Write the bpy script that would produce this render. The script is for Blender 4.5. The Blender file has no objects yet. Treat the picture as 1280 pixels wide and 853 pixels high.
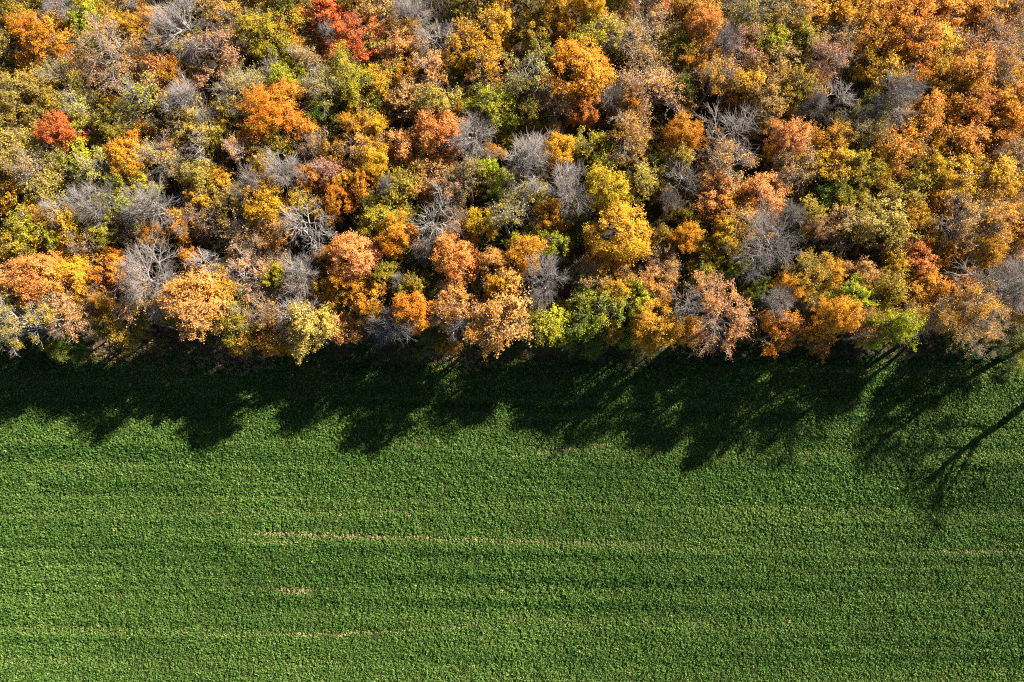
import bpy, math, random
import numpy as np
from mathutils import Vector

random.seed(7)
RNG = np.random.default_rng(11)
scene = bpy.context.scene
COL = scene.collection

# ------------------------------------------------------------------ camera
CAM_H, TILT, FPX = 84.0, math.radians(8.0), 853.3      # focal length in pixels of the 1280 px wide photo
cam_data = bpy.data.cameras.new('camera')
cam_data.sensor_width = 36.0
cam_data.lens = 36.0 * FPX / 1280.0
cam_data.clip_start = 0.5
cam_data.clip_end = 6000.0
cam = bpy.data.objects.new('camera', cam_data)
cam.location = (0, 0, CAM_H)
cam.rotation_euler = (TILT, 0, 0)
COL.objects.link(cam)
scene.camera = cam

# ------------------------------------------------------------------ sky and sun
SUN_EL = math.radians(29.5)
SUN_AZ = Vector((0.80, 0.60, 0.0)).normalized()          # towards the sun: upper right of the picture
world = bpy.data.worlds.new('World')
scene.world = world
world.use_nodes = True
wn = world.node_tree
sky = wn.nodes.new('ShaderNodeTexSky')
sky.sky_type = 'NISHITA'
sky.sun_disc = False
sky.air_density = 0.6                                   # crisp, clean autumn air
sky.dust_density = 0.2
sky.sun_elevation = SUN_EL
sky.sun_rotation = math.atan2(SUN_AZ.x, SUN_AZ.y)
bg = wn.nodes['Background']
bg.inputs['Strength'].default_value = 0.05
world.cycles.sampling_method = 'MANUAL'
world.cycles.sample_map_resolution = 256
wn.links.new(sky.outputs[0], bg.inputs['Color'])

sun_data = bpy.data.lights.new('sun', 'SUN')
sun_data.energy = 5.0
sun_data.angle = math.radians(0.53)
sun_data.color = (1.0, 0.945, 0.86)
sun = bpy.data.objects.new('sun', sun_data)
to_sun = SUN_AZ * math.cos(SUN_EL) + Vector((0, 0, math.sin(SUN_EL)))
sun.rotation_euler = (-to_sun).to_track_quat('-Z', 'Y').to_euler()
sun.location = to_sun * 200
COL.objects.link(sun)

scene.view_settings.view_transform = 'Standard'
scene.view_settings.look = 'None'
scene.view_settings.exposure = 1.75
scene.view_settings.gamma = 1.0
scene.view_settings.use_curve_mapping = False
scene.cycles.max_bounces = 2
scene.cycles.diffuse_bounces = 1
scene.cycles.glossy_bounces = 1
scene.cycles.transmission_bounces = 2
scene.cycles.filter_width = 1.1
scene.cycles.use_denoising = False                       # keeps the fine leaf grain


# ------------------------------------------------------------------ helpers
def at(px, py, z=0.0):
    """world point at height z seen at a pixel of the 1280x853 photo"""
    dx, dy = (px - 640.0) / FPX, (426.5 - py) / FPX
    st, ct = math.sin(TILT), math.cos(TILT)
    d = (dx, st + dy * ct, -ct + dy * st)
    k = (z - CAM_H) / d[2]
    return Vector((d[0] * k, d[1] * k, z)), k           # k = depth along the optical axis


def srgb(r, g, b):
    f = lambda c: (c / 12.92) if c <= 0.04045 else ((c + 0.055) / 1.055) ** 2.4
    return tuple(f(c / 255.0) for c in (r, g, b))


def mesh_arrays(name, V, F, k, mats=(), smooth=False, face_col=None):
    """mesh from vertex array V (n,3) and faces F (m,k)"""
    me = bpy.data.meshes.new(name)
    V = np.ascontiguousarray(V, dtype=np.float32)
    F = np.ascontiguousarray(F, dtype=np.int32)
    me.vertices.add(len(V))
    me.vertices.foreach_set('co', V.ravel())
    if len(F):
        me.loops.add(F.size)
        me.loops.foreach_set('vertex_index', F.ravel())
        me.polygons.add(len(F))
        me.polygons.foreach_set('loop_start', np.arange(0, F.size, k, dtype=np.int32))
        me.polygons.foreach_set('loop_total', np.full(len(F), k, dtype=np.int32))
        if smooth:
            me.polygons.foreach_set('use_smooth', np.ones(len(F), dtype=bool))
    if face_col is not None:
        a = me.attributes.new('leafvar', 'FLOAT_COLOR', 'FACE')
        a.data.foreach_set('color', np.ascontiguousarray(face_col, dtype=np.float32).ravel())
    for m in mats:
        me.materials.append(m)
    me.update(calc_edges=True)
    return me


def nrm(a):
    return a / np.maximum(np.linalg.norm(a, axis=-1, keepdims=True), 1e-9)


def vnoise(x, y, seed=0):
    """smooth value noise in 0..1 on arrays"""
    xi, yi = np.floor(x).astype(np.int64), np.floor(y).astype(np.int64)
    fx, fy = x - xi, y - yi
    fx, fy = fx * fx * (3 - 2 * fx), fy * fy * (3 - 2 * fy)
    def h(i, j):
        n = (i * 374761393 + j * 668265263 + seed * 982451653) & 0x7fffffff
        n = ((n ^ (n >> 13)) * 1274126177) & 0x7fffffff
        return ((n ^ (n >> 16)) & 0xffff) / 65535.0
    a = h(xi, yi) * (1 - fx) + h(xi + 1, yi) * fx
    b = h(xi, yi + 1) * (1 - fx) + h(xi + 1, yi + 1) * fx
    return a * (1 - fy) + b * fy


# ------------------------------------------------------------------ materials
class NT:
    def __init__(self, name):
        self.m = bpy.data.materials.new(name)
        self.m.use_nodes = True
        self.t = self.m.node_tree
        self.t.nodes.clear()
        self.out = self.n('ShaderNodeOutputMaterial')

    def n(self, typ, **kw):
        nd = self.t.nodes.new(typ)
        for k, v in kw.items():
            setattr(nd, k, v)
        return nd

    def l(self, a, b):
        self.t.links.new(a, b)

    def math(self, op, a, b=0.0, clamp=False):
        nd = self.n('ShaderNodeMath', operation=op, use_clamp=clamp)
        for i, v in enumerate((a, b)):
            if isinstance(v, (int, float)):
                nd.inputs[i].default_value = v
            else:
                self.l(v, nd.inputs[i])
        return nd.outputs[0]

    def mix(self, fac, a, b, blend='MIX'):
        nd = self.n('ShaderNodeMix', data_type='RGBA', blend_type=blend)
        for i, v in ((0, fac), (6, a), (7, b)):
            if isinstance(v, (int, float)):
                nd.inputs[i].default_value = v
            elif isinstance(v, tuple):
                nd.inputs[i].default_value = (*v[:3], 1.0)
            else:
                self.l(v, nd.inputs[i])
        return nd.outputs[2]

    def noise(self, vec, scale, detail=4.0, rough=0.55):
        nd = self.n('ShaderNodeTexNoise')
        nd.inputs['Scale'].default_value = scale
        nd.inputs['Detail'].default_value = detail
        nd.inputs['Roughness'].default_value = rough
        if vec is not None:
            self.l(vec, nd.inputs['Vector'])
        return nd.outputs['Fac']

    def ramp(self, fac, stops):
        nd = self.n('ShaderNodeValToRGB')
        e = nd.color_ramp.elements
        while len(e) < len(stops):
            e.new(0.5)
        for i, (p, c) in enumerate(stops):
            e[i].position = p
            e[i].color = (*c[:3], 1.0)
        self.l(fac, nd.inputs[0])
        return nd.outputs[0]

    def leaf_surface(self, col, trans=0.3, rough=0.6, spec=0.25):
        p = self.n('ShaderNodeBsdfPrincipled')
        p.inputs['Roughness'].default_value = rough
        p.inputs['Specular IOR Level'].default_value = spec
        self.l(col, p.inputs['Base Color'])
        tr = self.n('ShaderNodeBsdfTranslucent')
        self.l(col, tr.inputs['Color'])
        mx = self.n('ShaderNodeMixShader')
        mx.inputs[0].default_value = trans
        self.l(p.outputs[0], mx.inputs[1])
        self.l(tr.outputs[0], mx.inputs[2])
        self.l(mx.outputs[0], self.out.inputs['Surface'])


def leaf_material():
    """leaves: object colour and a second colour, mixed clump by clump and leaf by leaf"""
    b = NT('autumn_leaves')
    oi = b.n('ShaderNodeObjectInfo')
    c2 = b.n('ShaderNodeAttribute', attribute_type='OBJECT', attribute_name='second_colour')
    var = b.n('ShaderNodeAttribute', attribute_type='GEOMETRY', attribute_name='leafvar')
    sep = b.n('ShaderNodeSeparateColor')
    b.l(var.outputs['Color'], sep.inputs[0])
    tc = b.n('ShaderNodeTexCoord')
    off = b.n('ShaderNodeVectorMath', operation='ADD')
    b.l(tc.outputs['Object'], off.inputs[0])
    sc = b.n('ShaderNodeVectorMath', operation='SCALE')
    sc.inputs[0].default_value = (37.0, 19.0, 53.0)
    b.l(oi.outputs['Random'], sc.inputs['Scale'])
    b.l(sc.outputs[0], off.inputs[1])
    big = b.noise(off.outputs[0], 0.42, 2.0, 0.5)
    f = b.math('ADD', b.math('MULTIPLY', b.math('SUBTRACT', big, 0.5), 3.0), b.math('MULTIPLY', sep.outputs[1], 0.55))
    f = b.math('ADD', f, b.math('MULTIPLY', sep.outputs[0], 0.25))
    f = b.math('MINIMUM', b.math('MAXIMUM', f, 0.0), 1.0)
    col = b.mix(f, oi.outputs['Color'], c2.outputs['Color'])
    val = b.math('ADD', b.math('MULTIPLY', sep.outputs[2], 0.95), 0.52)
    hsv = b.n('ShaderNodeHueSaturation')
    b.l(col, hsv.inputs['Color'])
    b.l(val, hsv.inputs['Value'])
    b.l(b.math('ADD', b.math('MULTIPLY', sep.outputs[0], 0.022), 0.489), hsv.inputs['Hue'])
    b.leaf_surface(hsv.outputs[0], 0.33)
    return b.m


def bark_material(name, dark, light, scale=3.0):
    b = NT(name)
    oi = b.n('ShaderNodeObjectInfo')
    tc = b.n('ShaderNodeTexCoord')
    n1 = b.noise(tc.outputs['Object'], scale, 5.0, 0.65)
    col = b.ramp(n1, [(0.3, dark), (0.7, light)])
    hsv = b.n('ShaderNodeHueSaturation')
    b.l(col, hsv.inputs['Color'])
    b.l(b.math('ADD', b.math('MULTIPLY', oi.outputs['Random'], 0.4), 0.8), hsv.inputs['Value'])
    p = b.n('ShaderNodeBsdfPrincipled')
    p.inputs['Roughness'].default_value = 0.85
    p.inputs['Specular IOR Level'].default_value = 0.2
    b.l(hsv.outputs[0], p.inputs['Base Color'])
    b.l(p.outputs[0], b.out.inputs['Surface'])
    return b.m


def plant_material(name, stops, trans=0.25, spec=0.1):
    """ground plants: colour picked by the instance's own 'tint'"""
    b = NT(name)
    a = b.n('ShaderNodeAttribute', attribute_type='INSTANCER', attribute_name='tint')
    var = b.n('ShaderNodeAttribute', attribute_type='GEOMETRY', attribute_name='leafvar')
    sep = b.n('ShaderNodeSeparateColor')
    b.l(var.outputs['Color'], sep.inputs[0])
    f = b.math('ADD', a.outputs['Fac'], b.math('MULTIPLY', b.math('SUBTRACT', sep.outputs[0], 0.5), 0.22), True)
    col = b.ramp(f, stops)
    hsv = b.n('ShaderNodeHueSaturation')
    b.l(col, hsv.inputs['Color'])
    b.l(b.math('ADD', b.math('MULTIPLY', sep.outputs[2], 0.5), 0.75), hsv.inputs['Value'])
    b.leaf_surface(hsv.outputs[0], trans, 0.6, spec)
    return b.m


def ground_material(name, stops, scale, fine, bump=0.4):
    b = NT(name)
    tc = b.n('ShaderNodeTexCoord')
    n1 = b.noise(tc.outputs['Object'], scale, 6.0, 0.6)
    n2 = b.noise(tc.outputs['Object'], fine, 4.0, 0.7)
    f = b.math('ADD', b.math('MULTIPLY', n1, 0.6), b.math('MULTIPLY', n2, 0.4))
    col = b.ramp(f, stops)
    p = b.n('ShaderNodeBsdfPrincipled')
    p.inputs['Roughness'].default_value = 0.95
    p.inputs['Specular IOR Level'].default_value = 0.1
    b.l(col, p.inputs['Base Color'])
    bp = b.n('ShaderNodeBump')
    bp.inputs['Strength'].default_value = bump
    bp.inputs['Distance'].default_value = 0.08
    b.l(n2, bp.inputs['Height'])
    b.l(bp.outputs[0], p.inputs['Normal'])
    b.l(p.outputs[0], b.out.inputs['Surface'])
    return b.m


M_LEAF = leaf_material()
M_BARK = bark_material('brown_bark', (0.10, 0.075, 0.055), (0.22, 0.18, 0.145))
M_TWIG = bark_material('grey_twigs', (0.21, 0.175, 0.148), (0.39, 0.335, 0.29))
M_PALE = bark_material('pale_grey_bark', (0.26, 0.225, 0.19), (0.45, 0.395, 0.34))
M_SOIL = ground_material('field_soil', [(0.3, (0.022, 0.023, 0.010)), (0.5, (0.05, 0.048, 0.016)), (0.7, (0.10, 0.09, 0.03))], 0.35, 5.0)
M_LITTER = ground_material('leaf_litter', [(0.3, (0.03, 0.022, 0.014)), (0.5, (0.08, 0.055, 0.03)), (0.72, (0.16, 0.11, 0.06))], 0.5, 4.0, 0.8)
M_CROP = plant_material('crop_leaves', [(0.0, (0.022, 0.060, 0.010)), (0.35, (0.079, 0.153, 0.024)), (0.6, (0.146, 0.232, 0.044)),
                                        (0.80, (0.22, 0.24, 0.07)), (1.0, (0.50, 0.41, 0.18))])
M_UNDER = plant_material('undergrowth_leaves', [(0.0, (0.04, 0.07, 0.012)), (0.3, (0.12, 0.12, 0.014)), (0.5, (0.26, 0.20, 0.018)), (0.75, (0.42, 0.24, 0.02)), (1.0, (0.40, 0.17, 0.04))])
M_WEED = plant_material('margin_leaves', [(0.0, (0.018, 0.05, 0.014)), (0.35, (0.04, 0.10, 0.02)), (0.6, (0.12, 0.14, 0.03)),
                                          (0.8, (0.26, 0.19, 0.05)), (1.0, (0.32, 0.22, 0.12))])


# ------------------------------------------------------------------ the setting: field soil and woodland floor
def sheet(name, V, F, k, mat):
    o = bpy.data.objects.new(name, mesh_arrays(name, V, F, k, [mat]))
    o['kind'] = 'structure'
    COL.objects.link(o)
    return o


def grid_sheet(name, xs, ys, zf, mat):
    X, Y = np.meshgrid(xs, ys)
    V = np.stack([X, Y, zf(X, Y)], -1).reshape(-1, 3)
    nx, ny = len(xs), len(ys)
    i = (np.arange(ny - 1)[:, None] * nx + np.arange(nx - 1)[None]).ravel()
    return sheet(name, V, np.stack([i, i + 1, i + nx + 1, i + nx], -1), 4, mat)


EDGE_Y = at(640, 455)[0].y                               # where the crop gives way to the wood's margin


def edge_line(x):
    return EDGE_Y + 1.6 * (vnoise(x * 0.07, x * 0 + 3.3, 5) - 0.5) + 1.0 * (vnoise(x * 0.35, x * 0 + 9.1, 6) - 0.5) + 0.010 * x


far = [-2500, -800, -300, -150]
xs = np.array(far + list(np.arange(-110, 111, 2.0)) + [150, 300, 800, 2500], dtype=float)
near = np.exp(-(xs / 400.0) ** 2)


def relief(X, Y):
    w = np.exp(-((X / 160.0) ** 4)) * np.exp(-((Y / 160.0) ** 4))
    return w * (0.22 * (vnoise(X * 0.05, Y * 0.09, 1) - 0.5) + 0.10 * (vnoise(X * 0.2, Y * 0.5, 2) - 0.5))


grid_sheet('field', xs, np.array([-2500, -800, -300, -150] + list(np.arange(-90, 131, 1.25)) + [150, 300, 800, 2500], dtype=float), relief, M_SOIL)
# woodland floor: a sheet 6 cm above the soil with a ragged field edge
t_rows = np.array([0, 0.6, 2, 5, 10, 20, 40, 80, 150, 400, 1000, 2400], dtype=float)
Xf = np.tile(xs, (len(t_rows), 1))
Yf = edge_line(xs)[None] + t_rows[:, None]
Zf = relief(Xf, Yf) + 0.16 - 0.30 * (t_rows[:, None] == 0)
Vf = np.stack([Xf, Yf, Zf], -1).reshape(-1, 3)
nx = len(xs)
ii = (np.arange(len(t_rows) - 1)[:, None] * nx + np.arange(nx - 1)[None]).ravel()
sheet('forest_floor', Vf, np.stack([ii, ii + 1, ii + nx + 1, ii + nx], -1), 4, M_LITTER)


# ------------------------------------------------------------------ tree builder
def tubes(P, r0, r1, sides):
    """P (n,K,3) centre lines -> verts, quad faces of tapering tubes"""
    n, K, _ = P.shape
    T = np.empty_like(P)
    T[:, 1:-1] = P[:, 2:] - P[:, :-2]
    T[:, 0] = P[:, 1] - P[:, 0]
    T[:, -1] = P[:, -1] - P[:, -2]
    T = nrm(T)
    ref = np.where(np.abs(T[..., 2:3]) > 0.9, np.array([1.0, 0, 0]), np.array([0, 0, 1.0]))
    A = nrm(np.cross(T, ref))
    B = np.cross(T, A)
    tt = np.linspace(0, 1, K)[None, :, None, None]
    r = (np.asarray(r0).reshape(-1, 1, 1, 1) * (1 - tt) + np.asarray(r1).reshape(-1, 1, 1, 1) * tt)
    th = np.arange(sides) * 2 * np.pi / sides
    ring = A[:, :, None] * np.cos(th)[:, None] + B[:, :, None] * np.sin(th)[:, None]
    V = (P[:, :, None] + ring * r).reshape(-1, 3)
    c = np.arange(n)[:, None, None] * (K * sides)
    k = np.arange(K - 1)[None, :, None] * sides
    s = np.arange(sides)[None, None]
    s2 = (s + 1) % sides
    F = np.stack([c + k + s, c + k + s2, c + k + sides + s2, c + k + sides + s], -1).reshape(-1, 4)
    return V, F


def bez(S, C, E, K):
    t = np.linspace(0, 1, K)[None, :, None]
    return (1 - t) ** 2 * S[:, None] + 2 * t * (1 - t) * C[:, None] + t ** 2 * E[:, None]


def on_curve(S, C, E, t):
    t = t[:, None]
    return (1 - t) ** 2 * S + 2 * t * (1 - t) * C + t ** 2 * E


def cat(parts):
    V, F, o = [], [], 0
    for v, f in parts:
        V.append(v)
        F.append(f + o)
        o += len(v)
    return np.concatenate(V), np.concatenate(F)


def rosette_leaves(pos, nvec, size, rng, aspect=0.62):
    n = len(pos)
    N = nrm(nvec)
    T = nrm(np.cross(N, rng.normal(size=(n, 3))))
    B = np.cross(N, T)
    l = size[:, None] * 0.5
    w = l * aspect
    dip = N * l * 0.25
    V = np.stack([pos - T * l - dip, pos + B * w, pos + T * l - dip, pos - B * w], 1).reshape(-1, 3)
    return V, np.arange(4 * n).reshape(-1, 4)


KINDS = {   # limbs, branches each, twigs each, twiglets each; leaves per twiglet, leaf size, spread, twig width, crown depth
    'D': dict(n=(10, 8, 6, 4), leaves=10, size=(0.11, 0.20), spread=0.13, tw=0.75, rz=0.80, up=0.75),
    'L': dict(n=(10, 7, 6, 4), leaves=7.5, size=(0.11, 0.215), spread=0.11, tw=0.95, rz=0.80, up=0.6),
    'S': dict(n=(9, 6, 6, 5), leaves=2.4, size=(0.10, 0.20), spread=0.10, tw=1.05, rz=0.85, up=0.6),
    'F': dict(n=(10, 7, 6, 5), leaves=2.3, size=(0.09, 0.165), spread=0.12, tw=0.9, rz=0.78, up=0.6),
    'B': dict(n=(9, 7, 7, 6), leaves=0, size=(0.1, 0.2), spread=0.1, tw=0.85, rz=0.85, up=0.6),
    'W': dict(n=(9, 6, 5, 3), leaves=9, size=(0.12, 0.21), spread=0.16, tw=0.8, rz=0.8, up=0.7),
}
R0, H0, ZC = 3.0, 12.0, 8.6                              # prototype crown radius, tree height, crown centre


def build_proto(kind, seed, large=False, open_form=False):
    rng = np.random.default_rng(seed)
    k = dict(KINDS[kind])
    if large:                                            # wide crowns: the same leaves and twigs, only more of them
        k['size'] = tuple(v * 0.66 for v in k['size'])
        k['leaves'] *= 1.9
        k['spread'] *= 0.8
        k['tw'] *= 0.72
    if open_form:                                        # fewer, heavier boughs
        k['n'] = (7, 5, 5, 5)
        k['tw'] *= 1.3
    n1, n2, n3, n4 = k['n']
    C = np.array([0, 0, ZC])
    # trunk with a slight sweep
    tp = np.zeros((1, 7, 3))
    tp[0, :, 2] = np.linspace(-0.3, ZC + 1.0, 7)
    sw = rng.normal(size=2) * 0.35
    s = np.linspace(0, 1, 7)
    tp[0, :, 0] = sw[0] * np.sin(s * 2.2) + 0.08 * rng.normal(size=7) * s
    tp[0, :, 1] = sw[1] * np.sin(s * 2.2) + 0.08 * rng.normal(size=7) * s
    trunk = tubes(tp, [0.24], [0.09], 8)
    # root flare
    fl = trunk[0].copy()
    low = fl[:, 2] < 0.4
    fl[low, :2] *= 1.5
    trunk = (fl, trunk[1])

    def trunk_at(z):
        return np.stack([np.interp(z, tp[0, :, 2], tp[0, :, 0]), np.interp(z, tp[0, :, 2], tp[0, :, 1]), z], -1)

    # limbs
    az = np.arange(n1) * 2.39996 + rng.uniform(0, 6.28) + rng.normal(size=n1) * (0.25 if kind in 'DW' else 0.5)
    el = np.radians(np.linspace(-6, 74, n1)) + rng.normal(size=n1) * 0.16
    d1 = np.stack([np.cos(az) * np.cos(el), np.sin(az) * np.cos(el), np.sin(el)], -1)
    lo1, hi1 = (0.46, 0.64) if kind in 'DW' else (0.28, 0.66)
    E1 = C + d1 * R0 * rng.uniform(lo1, hi1, n1)[:, None] * np.array([1, 1, k['rz']])
    S1 = trunk_at(np.linspace(ZC - 3.6, ZC + 0.4, n1) + rng.normal(size=n1) * 0.2)
    C1 = S1 * 0.45 + E1 * 0.55 + rng.normal(size=(n1, 3)) * 0.35 - np.array([0, 0, 0.35])

    def grow(S, Cc, E, dpar, n, lo, jit, llo, lhi, wob, trop):
        """boughs that fork freely: the outline comes out ragged"""
        m = len(S)
        idx = np.repeat(np.arange(m), n)
        b = on_curve(S[idx], Cc[idx], E[idx], rng.uniform(lo, 1.0, m * n))
        d = nrm(dpar[idx] + rng.normal(size=(m * n, 3)) * jit + np.array([0, 0, trop]))
        lm = np.repeat(rng.uniform(0.75, 1.25, m), n)
        e = b + d * (rng.uniform(llo, lhi, m * n) * lm)[:, None] * np.array([1, 1, k['rz']])
        c = b * 0.5 + e * 0.5 + rng.normal(size=(m * n, 3)) * wob
        return b, c, e, d

    tw = k['tw']
    even = 0.8 if kind in 'DW' else 1.0
    S2, C2, E2, d2 = grow(S1, C1, E1, d1, n2, 0.45, 0.55, 1.35 - 0.35 * even, 1.35 + 0.35 * even, 0.16, 0.10)
    S3, C3, E3, d3 = grow(S2, C2, E2, d2, n3, 0.30, 0.50, 0.55, 1.0, 0.08, 0.08)
    f = 0.95 * R0 / np.percentile(np.hypot(E3[:, 0], E3[:, 1]), 86)
    for a in (E1, C1, S2, C2, E2, S3, C3, E3):
        a[:, :2] *= f
    parts = [tubes(bez(S1, C1, E1, 7), rng.uniform(0.085, 0.13, n1) * (0.6 + 0.4 * tw), np.full(n1, 0.03 * tw), 5)]
    parts.append(tubes(bez(S2, C2, E2, 5), rng.uniform(0.035, 0.06, len(S2)) * tw, np.full(len(S2), 0.018 * tw), 4))
    parts.append(tubes(bez(S3, C3, E3, 4), np.full(len(S3), 0.024 * tw), np.full(len(S3), 0.010 * tw), 3))
    # twiglets
    m = len(S3)
    idx = np.repeat(np.arange(m), n4)
    t4 = rng.uniform(0.35, 1.0, m * n4)
    S4 = on_curve(S3[idx], C3[idx], E3[idx], t4)
    dir4 = nrm(nrm(E3 - S3)[idx] + rng.normal(size=(m * n4, 3)) * 0.55 + np.array([0, 0, 0.15]))
    L4 = rng.uniform(0.30, 0.75, m * n4)[:, None] * (1.3 if kind in 'BF' else 0.95)
    E4 = S4 + dir4 * L4
    C4 = (S4 + E4) / 2 + rng.normal(size=(m * n4, 3)) * 0.06
    parts.append(tubes(bez(S4, C4, E4, 3), np.full(m * n4, 0.0125 * tw), np.full(m * n4, 0.005 * tw), 3))
    branches = cat(parts)
    crown = None
    if k['leaves']:
        w = rng.gamma(1.3, 1 / 1.3, len(S2))            # some boughs keep more leaves than others
        if kind in 'DW':
            w = 0.75 + 0.25 * w
        w4 = np.repeat(np.repeat(w, n3), n4) * k['leaves'] * rng.uniform(0.5, 1.5, m * n4)
        cnt = rng.poisson(w4)
        li = np.repeat(np.arange(m * n4), cnt)
        n = len(li)
        t = rng.uniform(0.25, 1.15, n)[:, None]
        pos = S4[li] + (E4 - S4)[li] * t + rng.normal(size=(n, 3)) * k['spread']
        out = nrm(pos - C)
        nv = out * 0.55 + np.array([0, 0, k['up']]) + rng.normal(size=(n, 3)) * 0.55
        size = rng.uniform(*k['size'], n)
        V, F = rosette_leaves(pos, nv, size, rng)
        clump = np.repeat(rng.uniform(size=len(S2)), n3 * n4)[li]
        twig = np.repeat(rng.uniform(size=m), n4)[li]
        fc = np.stack([rng.uniform(size=n), np.clip(clump * 0.7 + twig * 0.3, 0, 1), rng.uniform(size=n) * 0.5 + twig * 0.5, np.ones(n)], -1)
        crown = (V, F, fc)
    return trunk, branches, crown


PROTO = {}
for kind, cnt in (('D', 8), ('L', 14), ('S', 10), ('F', 8), ('B', 12), ('W', 4)):
    PROTO[kind] = []
    for i in range(cnt):
        tr, br, cr = build_proto(kind, 100 * ord(kind) + i, large=i % 2 == 1 and kind != 'W', open_form=kind == 'B' and i % 3 == 0)
        pale = kind == 'B' and i % 3 == 0
        mt = M_PALE if pale else (M_TWIG if kind in 'BSF' else M_BARK)
        PROTO[kind].append((
            mesh_arrays('trunk', tr[0], tr[1], 4, [mt if kind in 'BS' else M_BARK], True),
            mesh_arrays('branches', br[0], br[1], 4, [mt], True),
            mesh_arrays('crown', cr[0], cr[1], 4, [M_LEAF], False, cr[2]) if cr else None))

# leaf colours: first colour, second colour, the words for them
COLOURS = {
    'or': ((0.76, 0.27, 0.014), (0.72, 0.35, 0.020), 'orange'),
    'am': ((0.74, 0.36, 0.016), (0.70, 0.34, 0.024), 'amber'),
    'pe': ((0.80, 0.39, 0.125), (0.79, 0.34, 0.050), 'peach'),
    'rd': ((0.70, 0.145, 0.030), (0.76, 0.24, 0.040), 'red'),
    'ro': ((0.78, 0.26, 0.050), (0.78, 0.37, 0.075), 'reddish orange'),
    'go': ((0.74, 0.44, 0.016), (0.70, 0.38, 0.022), 'golden'),
    'ye': ((0.70, 0.45, 0.014), (0.62, 0.45, 0.018), 'bright yellow'),
    'ol': ((0.36, 0.28, 0.018), (0.56, 0.35, 0.024), 'olive'),
    'dk': ((0.15, 0.15, 0.010), (0.36, 0.25, 0.018), 'dark olive'),
    'yg': ((0.40, 0.40, 0.014), (0.60, 0.46, 0.020), 'yellow-green'),
    'lg': ((0.34, 0.38, 0.014), (0.54, 0.45, 0.018), 'bright lime green'),
    'mg': ((0.19, 0.26, 0.014), (0.44, 0.40, 0.020), 'fresh green'),
    'gn': ((0.085, 0.16, 0.012), (0.28, 0.27, 0.018), 'green'),
    'ta': ((0.64, 0.38, 0.125), (0.66, 0.34, 0.06), 'tan'),
    'to': ((0.48, 0.37, 0.070), (0.48, 0.33, 0.032), 'tan-olive'),
    'ru': ((0.68, 0.27, 0.022), (0.76, 0.36, 0.024), 'rust'),
    'br': ((0.56, 0.32, 0.085), (0.66, 0.34, 0.050), 'brown'),
    'pk': ((0.72, 0.33, 0.16), (0.68, 0.31, 0.10), 'pinkish'),
    'pa': ((0.54, 0.43, 0.085), (0.54, 0.39, 0.040), 'pale yellow'),
    'gy': ((0.3, 0.3, 0.3), (0.3, 0.3, 0.3), 'grey'),
}
FORM = {'D': 'round dense tree', 'L': 'leafy tree', 'S': 'half-bare tree', 'F': 'thin twiggy tree', 'B': 'bare tree', 'W': 'low bush'}
HEIGHT = {'D': 12.4, 'L': 11.4, 'S': 12.1, 'F': 11.1, 'B': 12.7, 'W': 5.2}

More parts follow.
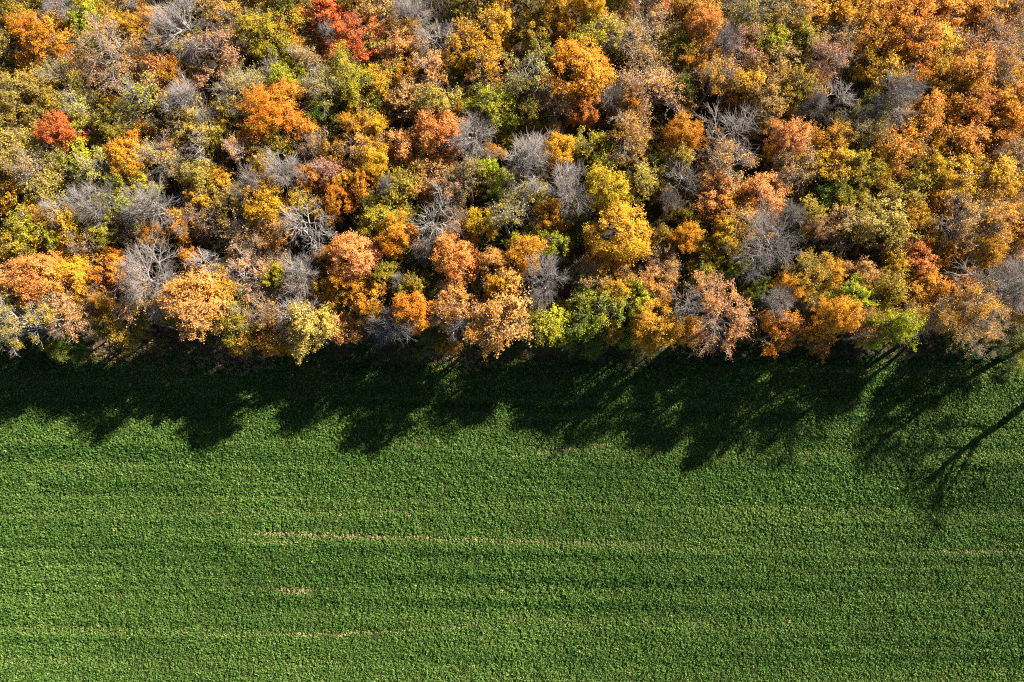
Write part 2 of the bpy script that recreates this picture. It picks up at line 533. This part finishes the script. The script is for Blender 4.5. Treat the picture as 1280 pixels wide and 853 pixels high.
# the wood, tree by tree: x, y, crown radius in pixels of the photo, kind+colour, optional "=landmark name"
TREES = """
22 16 22 Ldk|28 34 14 Dam|62 43 31 Lor=wide orange crown in the top left corner|80 14 20 Bgy|110 28 22 Lyg|122 6 18 Lol|146 30 15 Lgo|166 36 11 Lgo
163 6 16 Lta|190 24 15 Lam|14 62 24 Lto|145 75 36 Sta=big grey twig crown with tan leaves, upper left|48 98 20 Lam|85 103 24 Sol|28 125 32 Lto|60 126 22 Lol
105 140 22 Spa|140 132 11 Lgo|200 98 25 Lpe|178 122 26 Syg|4 150 15 Lor|18 87 12 Wgn|172 82 18 Fbr|112 95 17 Fbr|85 140 15 Lol
233 27 34 Bgy=large bare grey crown at the top, left of centre|274 24 22 Sam|300 20 22 Sol|328 40 32 Lol|329 6 13 Lam|367 34 22 Lor|360 8 20 Ldk
411 20 21 Lrd|440 43 31 Lrd=large red crown at the top|420 50 14 Bgy|397 50 16 Wgn|237 73 20 Lol|281 70 29 Spk=grey twiggy crown dotted with pink leaves|334 93 13 Bgy|310 88 16 Ldk
364 73 20 Lyg|362 102 18 Lyg|384 78 18 Sta|304 118 26 Fto|249 127 30 Bgy|224 104 14 Lor|350 145 36 Dor=big orange dome left of centre|402 113 22 Sto|408 146 20 Lgn
243 158 26 Lpa|290 148 18 Lto
475 14 24 Lta|430 5 14 Lol|510 27 20 Bgy|519 40 10 Lgo|549 60 26 Bgy=bare grey crown beside the dark gap at the top|535 87 22 Spe|470 60 23 Lpa|497 65 24 Lpe|506 98 16 Lam
440 104 33 Lyg|472 110 20 Lam|464 131 14 Lgn|460 149 14 Lgo|507 131 25 Lta|546 124 21 Lto|575 136 9 Lam|562 18 22 Ldk|620 10 20 Ldk|603 36 25 Lgo=golden crown below the dark gap at the top
593 67 24 Lgo|632 38 16 Lgo|606 98 20 Sam|617 136 24 Lyg|572 95 14 Wgn|578 122 14 Wol|656 98 26 Spa=pale yellow-grey crown left of the top orange dome
687 11 22 Lam|731 10 17 Dgo|673 37 22 Lol|712 38 14 Lam|749 43 24 Lyg|674 69 14 Lpa|720 92 35 Dor=big orange dome near the top middle|694 127 22 Sta|732 141 17 Dro
665 144 18 Ldk|794 52 38 Fbr=wide grey-brown twig crown at the top, right of centre|803 8 24 Sro|834 9 16 Sro|844 60 20 Lol|866 9 22 Lam|807 124 36 Sta|785 138 16 Lor|765 122 16 Bgy|851 108 18 Ldk
879 35 20 Dro=small reddish orange crown at the top, right half|876 74 18 Lam|901 60 22 Bgy|908 12 18 Fdk|941 14 26 Sto|977 18 24 Sto|945 42 22 Lol|928 68 24 Fpk|973 57 20 Lyg
1010 26 24 Lam|998 57 24 Lol|1046 54 26 Fbr|1055 20 22 Lam|886 103 22 Sam|928 115 24 Lgo|963 85 24 Lta|1032 83 22 Fpk|988 117 22 Lol|1010 104 17 Lam
1046 125 22 Bgy=bare lilac-grey crown at the top, right half|1015 136 16 Bgy|955 136 20 Lta
1085 20 26 Lam|1130 25 28 Lor|1182 15 28 Lor|1100 60 24 Lam|1140 60 27 Lor|1171 58 26 Lgo=golden orange crown in the top right mass|1105 90 23 Lgo|1160 92 22 Lgo|1230 20 26 Lor|1266 20 24 Fru
1225 60 27 Fru|1262 60 26 Fbr|1205 95 25 Lru|1250 95 24 Fru|1272 108 16 Lam|1113 124 26 Bgy=bare grey crown amid orange at upper right|1082 142 22 Spa|1165 112 18 Lam|1150 136 22 Lru|1190 126 24 Lru
1221 146 26 Lor|1265 140 26 Lor|1072 104 16 Wgn
78 169 20 Drd=small red crown near the left edge|32 186 29 Lto|54 211 27 Fta|14 207 20 Fto|100 200 24 Lyg|121 219 24 Spa|5 220 12 Wgn|24 241 24 Lam|64 241 24 Lpa
78 262 16 Bgy|116 257 28 Bgy=forked bare tree at left|99 267 12 Lpe|162 204 20 Dam=small amber crown at left centre|180 175 18 Lor|196 198 23 Fto|146 170 23 Ldk|130 158 18 Lto
151 258 24 Lyg|174 236 18 Lyg|196 263 29 Bgy=bare pale grey tree with fan of branches, left|194 298 12 Dor|15 276 22 Wgn|42 290 24 Lol|61 274 14 Lam|90 291 24 Lgo|130 291 24 Lyg|167 286 16 Sta
258 186 22 Bgy|222 195 20 Fpk|280 175 20 Lol|306 197 20 Spe|340 190 20 Lol|404 181 20 Fta|420 194 14 Lam|355 223 26 Bgy=bare grey crown below the left-centre orange dome|389 232 15 Dro=narrow reddish orange crown left of centre
417 223 20 Spk|278 234 20 Lam|313 238 19 Bgy|321 223 14 Lgo|250 224 20 Lto|340 262 24 Dgo|249 252 14 Lgo|233 284 17 Lor|267 267 23 Fbr|307 288 26 Fta|347 294 15 Lpe
389 285 30 Bgy=round pale bare crown left of centre|429 256 15 Dor|410 262 14 Lgo|375 256 18 Lol|291 260 20 Lto
438 169 16 Lam|463 161 16 Lgo|446 194 23 Sru|470 212 18 Dgo|504 182 18 Lpe|494 200 13 Wru|546 175 26 Dro=pinkish orange crown at centre|545 221 25 Lpe|557 248 20 Spk|591 180 30 Bgy=round bare grey crown at centre
620 196 10 Lam|613 218 15 Llg|621 245 12 Wgn|585 230 20 Sto|504 236 24 Lol|453 236 16 Lor|436 229 14 Lam|478 238 10 Bgy|477 268 26 Lol|539 274 31 Bgy=sprawling bare tree with pinkish grey twigs at centre
571 285 20 Fta|600 280 18 Dye|640 270 25 Spa|450 309 26 Dpe=peach crown left of the sprawling bare tree|499 303 21 Dor
659 204 32 Bgy|700 192 18 Dam|710 238 26 Bgy|744 196 22 Lyg|782 172 26 Sam|763 240 24 Dye|747 230 14 Llg|800 227 20 Lpa|776 289 34 Dgo=big golden dome right of centre|825 236 13 Lol
856 231 22 Bgy|665 241 14 Lyg|692 277 18 Lam|720 285 18 Wgn|660 306 18 Lyg|688 308 18 Lyg|832 256 13 Bgy|841 265 10 Lol|857 290 16 Dor|854 175 22 Dor|848 202 16 Lpa|825 197 15 Wdk|830 302 16 Lol
914 165 33 Bgy=wide bare grey crown right of centre|973 172 20 Dpe|965 200 14 Lgo|910 205 28 Spe|946 250 26 Dpe=peach-gold dome on the right|896 251 24 Lpe|875 237 8 Lgo|1000 184 17 Fbr|1028 168 19 Lam|1028 210 25 Lgo
985 216 22 Fta|1037 244 22 Dgn=lone dark green crown on the right|992 273 14 Bgy|963 308 36 Bgy=big bare grey crown above the field edge, right half|1048 284 24 Sta|1010 264 21 Lol|1015 292 14 Sta|922 282 24 Lam
865 270 16 Lol|905 303 20 Lgo|1055 166 19 Sto|1062 212 16 Lol
1087 166 20 Spa|1095 214 14 Dye=small bright yellow crown on the right|1080 192 10 Llg|1070 222 21 Lol|1111 196 24 Lru|1147 166 26 Lru|1197 186 28 Lor|1230 172 24 Lru|1264 194 26 Fbr|1136 196 18 Fbr
1150 226 24 Lol|1190 226 24 Lgo|1210 247 20 Lgo|1244 228 26 Lgo|1274 236 18 Fbr|1161 247 20 Lam|1120 247 24 Lol|1186 278 29 Sam=grey twig crown with amber leaves at right|1233 275 28 Sam|1270 290 20 Lam
1107 284 28 Lpa|1070 266 20 Lol|1140 277 18 Lgo|1268 262 16 Sam
49 344 27 Dro=reddish orange crown by the left edge above the field|87 351 25 Dam|7 350 20 Lpe|24 313 20 Lol|75 312 16 Lyg|107 312 16 Fta|144 338 24 Lor|192 343 34 Bgy=large white-grey bare tree with long branches, lower left
180 377 28 Spe|138 382 9 Dam|158 408 22 Lol|120 406 18 Fta|85 395 22 Spe|29 400 34 Sol=yellow-flecked bare crown in the wood's lower left corner|82 434 20 Dgn=round green bush at the field's edge, left|55 385 14 Lol|110 366 14 Fbr|192 408 17 Lol
244 379 34 Dpe=big peach dome at the field's edge|269 360 20 Dam|240 326 10 Lor|257 325 14 Bgy|273 342 14 Bgy|315 345 28 Spk|325 318 20 Fta|300 376 20 Fto|291 398 23 Lol|306 428 20 Lam|341 402 27 Fam
348 350 16 Lyg|378 344 22 Bgy|381 366 19 Fbr|382 395 24 Bgy=bare grey crown hanging over the field's edge, left half|382 423 24 Lpa|411 321 12 Dor|429 360 15 Lam|416 366 12 Lgo|423 412 21 Lpe|344 432 16 Lam
438 355 18 Lor|462 374 20 Lor|513 386 21 Dor|503 368 8 Llg|495 414 24 Bgy=lilac-grey bare crown at the field's edge|579 325 24 Dro=reddish round crown at the lower centre|531 345 20 Wgn|530 314 14 Bgy|551 321 10 Lyg|577 375 23 Lpe
555 396 18 Fbr|520 366 15 Lol|575 415 17 Bgy|619 333 18 Dpe|624 360 18 Dgo|622 398 32 Lpe=large peach crown at the field's edge, centre|605 426 13 Dgo|495 354 12 Bgy|540 421 14 Wgn|480 345 16 Lol|560 438 12 Lam
658 320 20 Dam|684 347 26 Bgy=round lilac-grey twig crown at lower centre|734 343 22 Sta|757 342 18 Lam|747 386 27 Lmg=tall green crown at the field's edge, centre|769 368 16 Lgo|689 409 26 Lyg|738 428 19 Wgn|766 421 11 Lam|781 421 10 Wgn
814 356 23 Lpe|825 331 18 Sta|800 377 20 Lyg|818 415 28 Dam|849 386 20 Bgy|855 421 16 Dam
877 344 14 Llg|903 386 36 Spe=large peach crown with pale twigs at the field's edge|948 367 12 Lgn|970 383 18 Bgy|981 357 15 Dam|1003 381 9 Bgy|979 418 20 Lru|1012 423 20 Lru|1043 394 20 Dru=rust-red crown at the field's edge, right|1005 348 23 Lol
1033 337 18 Lam|1067 376 20 Llg|1021 376 15 Lol|888 322 18 Lol|912 336 14 Lyg
1078 416 18 Fru|1114 413 20 Llg=bright lime crown at the field's edge|1076 350 18 Lta|1110 331 20 Lgo|1144 332 21 Lro|1150 357 21 Lor|1190 362 20 Lor|1150 387 23 Sam|1192 387 16 Lam|1105 371 23 Lol
1212 409 34 Sam=big half-grey, half-orange crown at the field's edge|1227 353 27 Bgy=bare crown above the half-grey, half-orange one|1262 360 27 Bgy|1277 388 16 Dam|1180 322 19 Lam|1230 315 18 Lam|1260 315 18 Fbr|1150 407 15 Lgo|1262 430 20 Wgn|1277 455 9 Wlg
"""
# heights that the shadows on the field ask for (by pixel position of the crown)
TALL = {(1212, 409): 15.0, (903, 386): 14.0, (622, 398): 14.0, (244, 379): 13.5, (963, 308): 14.0, (776, 289): 14.0, (720, 92): 14.0,
        (382, 423): 13.0, (818, 415): 11.5, (82, 434): 7.5, (306, 428): 9.0, (560, 438): 4.5, (1037, 244): 11.0, (747, 386): 12.0,
        (1277, 455): 2.0, (562, 18): 5.0, (620, 10): 5.5, (310, 88): 6.0, (908, 12): 6.0, (1043, 394): 15.0, (1114, 413): 15.5, (979, 418): 12.5, (970, 383): 14.5, (1078, 416): 13.5}

trees = []
for chunk in TREES.replace('\n', '|').split('|'):
    chunk = chunk.strip()
    if not chunk:
        continue
    head, _, mark = chunk.partition('=')
    a = head.split()
    trees.append(dict(x=float(a[0]), y=float(a[1]), r=float(a[2]), kind=a[3][0], col=a[3][1:], mark=mark.strip()))


# ------------------------------------------------------------------ labels that single each tree out
def sector(dx, dy):
    ang = math.degrees(math.atan2(-dy, dx)) % 360
    return int(((ang + 22.5) % 360) // 45)


WORDS = ['right of', 'upper right of', 'above', 'upper left of', 'left of', 'lower left of', 'below', 'lower right of']
ORD = ['nearest', 'second', 'third', 'fourth']
marks = [t for t in trees if t['mark']]


def describe(t):
    c = COLOURS[t['col']][2]
    return ('%s %s' % (c, FORM[t['kind']])) if t['kind'] != 'B' else 'bare grey tree'


for t in trees:
    t['look'] = describe(t)
used = set()
for t in trees:
    if t['mark']:
        t['label'] = t['mark'] if len(t['mark'].split()) > 3 else t['mark'] + ' in the wood'
        used.add(t['label'])
for t in trees:
    if t['mark']:
        continue
    best = None
    for m in sorted(marks, key=lambda m: (m['x'] - t['x']) ** 2 + (m['y'] - t['y']) ** 2)[:4]:
        s = sector(t['x'] - m['x'], t['y'] - m['y'])
        d = math.hypot(t['x'] - m['x'], t['y'] - m['y'])
        rank = sum(1 for o in trees if o is not t and o['look'] == t['look'] and not o['mark']
                   and sector(o['x'] - m['x'], o['y'] - m['y']) == s and math.hypot(o['x'] - m['x'], o['y'] - m['y']) < d)
        if rank < 4:
            cost = d + 70 * rank
            lab = '%s %s, %s the %s' % (ORD[rank], t['look'], WORDS[s], m['mark'])
            if len(lab.split()) > 16 and rank == 0:
                lab = lab.split(' ', 1)[1]
            if len(lab.split()) > 16:
                lab = '%s %s, %s the %s' % (ORD[rank], t['look'], WORDS[s], m['mark'].split(',')[0])
            if len(lab.split()) > 16 and rank == 0:
                lab = lab.split(' ', 1)[1]
            if len(lab.split()) <= 16 and lab not in used and (best is None or cost < best[0]):
                best = (cost, lab)
    if best is None:
        best = (0, '%s in the wood, %d pixels from the left' % (t['look'], t['x']))
    t['label'] = best[1]
    used.add(best[1])

NAME = {'D': 'autumn_tree', 'L': 'autumn_tree', 'S': 'half_bare_tree', 'F': 'fine_twigged_tree', 'B': 'bare_tree', 'W': 'bush'}
CAT = {'W': 'bush'}
GROUP = {'autumn_tree': 'leafy autumn trees of the wood', 'half_bare_tree': 'half-bare trees of the wood', 'fine_twigged_tree': 'fine-twigged trees of the wood',
         'bare_tree': 'bare trees of the wood', 'bush': 'low bushes in the wood'}
count = {}


def plant_tree(kind, colour, base, radius, height, label, group=None):
    big = int(radius > 3.75)
    i = count.get((kind, big), random.randrange(5))
    count[(kind, big)] = i + 1
    pool = PROTO[kind] if kind == 'W' else PROTO[kind][big::2]
    tr, br, cr = pool[i % len(pool)]
    root = bpy.data.objects.new(NAME[kind], None)
    root.empty_display_size = 0.5
    root.location = base
    root.rotation_euler = (random.gauss(0, 0.035), random.gauss(0, 0.035), random.uniform(0, 6.283))
    s = radius / R0
    root.scale = (s * random.uniform(0.94, 1.06), s * random.uniform(0.94, 1.06), height / H0)
    root['label'] = label
    root['category'] = CAT.get(kind, 'tree')
    root['group'] = group or GROUP[NAME[kind]]
    COL.objects.link(root)
    for nm, me in (('trunk', tr), ('branches', br), ('crown', cr)):
        if me is None:
            continue
        o = bpy.data.objects.new(nm, me)
        o.parent = root
        if nm == 'crown':
            a, b, _ = COLOURS[colour]
            j = random.uniform(0.88, 1.14)
            h = random.uniform(0.90, 1.10)
            o.color = (a[0] * j, a[1] * j * h, a[2] * j, 1.0)
            o['second_colour'] = [b[0] * j, b[1] * j * h, b[2] * j]
        COL.objects.link(o)
    return root


for t in trees:
    h = TALL.get((int(t['x']), int(t['y'])))
    if h is None:
        h = HEIGHT[t['kind']] + random.uniform(-1.0, 1.0)
        if t['kind'] != 'W':
            h += (t['r'] - 22) * 0.09
            if t['y'] > 400 and t['r'] < 24:
                h -= 2.0
    zc = ZC / H0 * h
    dy = 7.0 if t['y'] > 395 and t['kind'] != 'W' else 0.0   # front rank: ragged boughs hang lower than the crown's middle
    p, depth = at(t['x'], t['y'] - dy, zc)
    rad = t['r'] * depth / FPX * {'D': 1.14, 'B': 1.25, 'W': 1.3}.get(t['kind'], 1.3)
    plant_tree(t['kind'], t['col'], (p.x, p.y, 0.1), rad, h, t['label'])

# the wood goes on past the frame: these shade the trees at its upper and right rim
def outside(x, y, r, kind, colour, h, label, group=None):
    p, depth = at(x, y, ZC / H0 * h)
    plant_tree(kind, colour, (p.x, p.y, 0.1), r * depth / FPX * 1.3, h, label, group)


for row, yy in enumerate((-30, -68)):
    for i in range(20):
        x = -60 + i * 76 + random.uniform(-16, 16) + row * 30
        outside(x, yy + random.uniform(-9, 9), random.uniform(24, 34), random.choice('DLLSB'), random.choice(['or', 'am', 'ol', 'go', 'ta', 'yg']),
                random.uniform(10.5, 13), 'tree of the wood just past the upper edge of the photo', 'trees past the upper edge')
for i in range(9):
    outside(1312 + random.uniform(-4, 18), 8 + i * 47, random.uniform(24, 30), random.choice('LSFL'), random.choice(['or', 'am', 'ru', 'br']),
            random.uniform(10, 12), 'tree of the wood just past the right edge of the photo', 'trees past the right edge')
for i in range(9):
    outside(-34 + random.uniform(-14, 4), 10 + i * 48, random.uniform(24, 30), random.choice('LSFD'), random.choice(['or', 'am', 'ol', 'ta']),
            random.uniform(9.5, 11.5), 'tree of the wood just past the left edge of the photo', 'trees past the left edge')
outside(768, -20, 30, 'L', 'ol', 11.0, 'tree of the wood just past the upper edge of the photo', 'trees past the upper edge')
outside(1345, 428, 44, 'S', 'am', 14.0, 'wide half-bare tree added past the right edge for its shadow on the crop', 'trees past the right edge')  # unseen tree, added so its shadow widens the one at the field's right
gp = at(1335, 466)[0]
plant_tree('B', 'gy', (gp.x, gp.y, 0.1), 7.0, 15.0, 'bare tree past the right edge whose forked shadow lies on the crop', 'trees past the right edge')


# ------------------------------------------------------------------ ground plants (nobody could count them): instances on points
def plant_variant(name, seed, n, spread, height, size, mat):
    rng = np.random.default_rng(seed)
    a = rng.uniform(0, 6.283, n)
    rr = np.sqrt(rng.uniform(0, 1, n))
    pos = np.stack([np.cos(a) * rr * spread, np.sin(a) * rr * spread, height * (1 - 0.65 * rr ** 2) * rng.uniform(0.55, 1.0, n)], -1)
    nv = np.stack([np.cos(a) * rr * 0.9, np.sin(a) * rr * 0.9, np.full(n, 0.8)], -1) + rng.normal(size=(n, 3)) * 0.35
    V, F = rosette_leaves(pos, nv, rng.uniform(*size, n), rng, 0.7)
    fc = np.stack([rng.uniform(size=n), rng.uniform(size=n), rng.uniform(size=n), np.ones(n)], -1)
    return bpy.data.objects.new(name, mesh_arrays(name, V, F, 4, [mat], False, fc))


def scatter(name, pts, scale, rot, tint, variants, label, cat):
    me = mesh_arrays(name, pts, np.zeros((0, 4), dtype=np.int32), 4)
    for nm, typ, arr in (('scl', 'FLOAT', scale), ('rotz', 'FLOAT', rot), ('tint', 'FLOAT', tint)):
        a = me.attributes.new(nm, typ, 'POINT')
        a.data.foreach_set('value', np.ascontiguousarray(arr, dtype=np.float32))
    a = me.attributes.new('pick', 'INT', 'POINT')
    a.data.foreach_set('value', RNG.integers(0, len(variants), len(pts)).astype(np.int32))
    o = bpy.data.objects.new(name, me)
    o['kind'] = 'stuff'
    o['label'] = label
    o['category'] = cat
    COL.objects.link(o)
    ng = bpy.data.node_groups.new(name + '_scatter', 'GeometryNodeTree')
    ng.interface.new_socket('Geometry', in_out='INPUT', socket_type='NodeSocketGeometry')
    ng.interface.new_socket('Geometry', in_out='OUTPUT', socket_type='NodeSocketGeometry')
    gi, go = ng.nodes.new('NodeGroupInput'), ng.nodes.new('NodeGroupOutput')
    join = ng.nodes.new('GeometryNodeJoinGeometry')
    for v in variants:
        inf = ng.nodes.new('GeometryNodeObjectInfo')
        inf.inputs['Object'].default_value = v
        inf.inputs['As Instance'].default_value = True
        ng.links.new(inf.outputs['Geometry'], join.inputs[0])
    iop = ng.nodes.new('GeometryNodeInstanceOnPoints')
    iop.inputs['Pick Instance'].default_value = True

    def named(nm, typ):
        nd = ng.nodes.new('GeometryNodeInputNamedAttribute')
        nd.data_type = typ
        nd.inputs['Name'].default_value = nm
        return nd.outputs['Attribute']
    m2p = ng.nodes.new('GeometryNodeMeshToPoints')
    ng.links.new(gi.outputs[0], m2p.inputs[0])
    ng.links.new(m2p.outputs[0], iop.inputs['Points'])
    ng.links.new(join.outputs[0], iop.inputs['Instance'])
    ng.links.new(named('pick', 'INT'), iop.inputs['Instance Index'])
    cx = ng.nodes.new('ShaderNodeCombineXYZ')
    ng.links.new(named('rotz', 'FLOAT'), cx.inputs[2])
    ng.links.new(cx.outputs[0], iop.inputs['Rotation'])
    ng.links.new(named('scl', 'FLOAT'), iop.inputs['Scale'])
    ng.links.new(iop.outputs[0], go.inputs[0])
    md = o.modifiers.new('scatter', 'NODES')
    md.node_group = ng
    return o


# the crop: drilled in rows along x, thin in the wheel tracks
BANDS = [  # shorter, lighter crop along the wheel tracks: polyline in ground pixels, half width m, strength
    ([(-200, 668), (330, 674), (820, 686), (1500, 694)], 1.0, 1.0),
    ([(-200, 786), (330, 799), (620, 792), (1500, 770)], 0.8, 0.6),
    ([(-200, 655), (400, 640), (800, 628), (1500, 622)], 0.7, 0.5),
    ([(-200, 818), (500, 836), (1500, 842)], 0.9, 0.6),
    ([(-200, 748), (600, 742), (1500, 735)], 0.6, 0.4),
    ([(-200, 590), (600, 578), (1500, 566)], 0.7, 0.35),
]
TRACKS = [  # polyline in the photo's ground pixels, half width in metres, strength along x
    ([(-200, 661), (0, 663), (330, 667), (820, 682), (1180, 689), (1500, 692)], 0.24, [(-200, 0.12), (300, 0.15), (335, 0.95), (470, 0.95), (540, 0.5), (600, 0.58), (700, 0.5), (760, 0.55), (830, 0.36), (880, 0.16), (1150, 0.16), (1180, 0.8), (1500, 0.8)]),
    ([(-200, 779), (0, 782), (330, 793), (430, 792), (585, 783), (700, 778)], 0.2, [(-200, 0.25), (300, 0.3), (340, 0.62), (430, 0.85), (590, 0.6), (640, 0.1), (700, 0.0)]),
    ([(345, 739), (392, 739)], 0.45, [(345, 0.8), (392, 0.8)]),
    ([(290, 676), (400, 682)], 0.5, [(290, 0.45), (400, 0.45)]),
    ([(250, 643), (460, 641), (800, 629)], 0.22, [(250, 0.25), (420, 0.4), (800, 0.2)]),
    ([(35, 604), (52, 605)], 0.3, [(35, 0.6), (52, 0.6)]),
    ([(640, 570), (760, 557)], 0.25, [(640, 0.5), (760, 0.5)]),
]


def track_bare(X, Y):
    """0..1: how bare the soil is at world points"""
    b = np.zeros_like(X)
    for poly, hw, st in TRACKS:
        P = np.array([at(px, py)[0][:2] for px, py in poly])
        sx = np.array([np.interp(q, [p[0] for p in poly], [p[1] for p in poly]) for q, _ in st])
        S = np.array([at(q, y)[0].x for (q, _), y in zip(st, sx)])
        yl = np.interp(X, P[:, 0], P[:, 1])
        w = np.interp(X, S, [v for _, v in st], left=0 if poly[0][0] > 0 else st[0][1], right=0 if poly[-1][0] < 1280 else st[-1][1])
        inside = (X > P[0, 0]) & (X < P[-1, 0])
        d = np.abs(Y - yl - 0.3 * (vnoise(X * 0.6, Y * 0, 21) - 0.5)) / hw
        b = np.maximum(b, np.where(inside, w * np.exp(-d ** 2 * 0.7), 0))
    return b


step = 0.28
gx = np.arange(-82, 82, step)
gy = np.arange(-46, EDGE_Y + 3, step)
X, Y = [a.ravel() for a in np.meshgrid(gx, gy)]
X = X + RNG.uniform(-0.5, 0.5, len(X)) * step
Y = Y + RNG.uniform(-0.32, 0.32, len(Y)) * step
e = edge_line(X)
keep = Y < e + 0.6 * (vnoise(X * 0.8, Y * 0.8, 31) - 0.3)
X, Y = X[keep], Y[keep]
bare = track_bare(X, Y)
Yr = Y + 0.004 * X + 0.6 * np.sin(X * 0.03)
streak = vnoise(X * 0.012, Yr * 0.9, 41) * 0.45 + vnoise(X * 0.02, Yr * 2.2, 42) * 0.55
patch = vnoise(X * 0.07, Y * 0.12, 43) * 0.6 + vnoise(X * 0.2, Y * 0.35, 44) * 0.4
fine = vnoise(X * 1.1, Y * 1.3, 45)
scl = 0.62 + 0.62 * streak + 0.24 * patch + 0.40 * (fine - 0.5) + RNG.normal(0, 0.10, len(X))
scl *= 1 - 0.42 * np.clip(bare * (0.6 + 0.8 * vnoise(X * 1.7, Y * 1.7, 46)), 0, 1)
tint = 0.33 + 0.22 * (patch - 0.5) + 0.5 * (0.5 - streak) + RNG.normal(0, 0.075, len(X)) + 0.75 * np.clip(bare * (0.55 + 0.9 * vnoise(X * 1.3, Y * 2.0, 47)) - 0.12, 0, 1)
band = np.zeros_like(X)
for poly, hw, st in BANDS:
    P = np.array([at(px, py)[0][:2] for px, py in poly])
    d = (Y - np.interp(X, P[:, 0], P[:, 1]) - 0.5 * (vnoise(X * 0.15, X * 0, 61) - 0.5)) / hw
    band = np.maximum(band, st * np.exp(-d ** 2) * (0.45 + 0.8 * vnoise(X * 0.05, Y * 0.4, 62)))
scl *= 1 - 0.09 * band
tint += 0.12 * band
tint += np.where(RNG.uniform(size=len(X)) < 0.006, 0.4, 0)
drop = (RNG.uniform(size=len(X)) < 0.012 + 0.10 * np.clip(0.34 - patch, 0, 1)) | (bare * RNG.uniform(0.3, 1.2, len(X)) > 1.05)
X, Y, scl, tint = X[~drop], Y[~drop], scl[~drop], tint[~drop]
crop_variants = [plant_variant('crop_plant', 900 + i, 20, 0.25, 0.36, (0.11, 0.20), M_CROP) for i in range(7)]
scatter('crop', np.stack([X, Y, relief(X, Y) - 0.02], -1), np.clip(scl, 0.2, 1.5), RNG.uniform(0, 6.283, len(X)), np.clip(tint, 0, 1), crop_variants,
        'leafy green crop covering the whole field below the wood', 'crop')

# weeds and leaf litter plants along the margin, and undergrowth between the trunks
n = 6500
X = RNG.uniform(-92, 92, n)
Y = edge_line(X) + RNG.gamma(1.6, 1.9, n) - 1.2
weeds = [plant_variant('margin_weed', 950 + i, 22, 0.34, 0.42, (0.12, 0.24), M_WEED) for i in range(5)]
pt = vnoise(X * 0.12, Y * 0.3, 51)
scatter('margin_weeds', np.stack([X, Y, relief(X, Y) + 0.05], -1), RNG.uniform(0.4, 1.2, n), RNG.uniform(0, 6.283, n), np.clip(pt * 1.1 + 0.12 * (X < -20) + RNG.normal(0, 0.12, n), 0, 1), weeds,
        'rough weeds and dry grass along the shaded field margin', 'weeds')
n = 1650
X = RNG.uniform(-100, 100, n)
Y = edge_line(X) + 2.5 + RNG.uniform(0, 75, n)
under = [plant_variant('undergrowth_bush', 970 + i, 190, 1.0, 1.5, (0.11, 0.22), M_UNDER) for i in range(5)]
scatter('undergrowth', np.stack([X, Y, relief(X, Y) + 0.1], -1), 0.7 + 2.2 * RNG.uniform(0, 1, n) ** 1.5 * np.clip((Y - edge_line(X)) / 9, 0.15, 1), RNG.uniform(0, 6.283, n), np.clip(RNG.normal(0.40, 0.2, n), 0, 1), under,
        'dark undergrowth seen in the gaps between the crowns', 'undergrowth')
print('trees', len(trees))
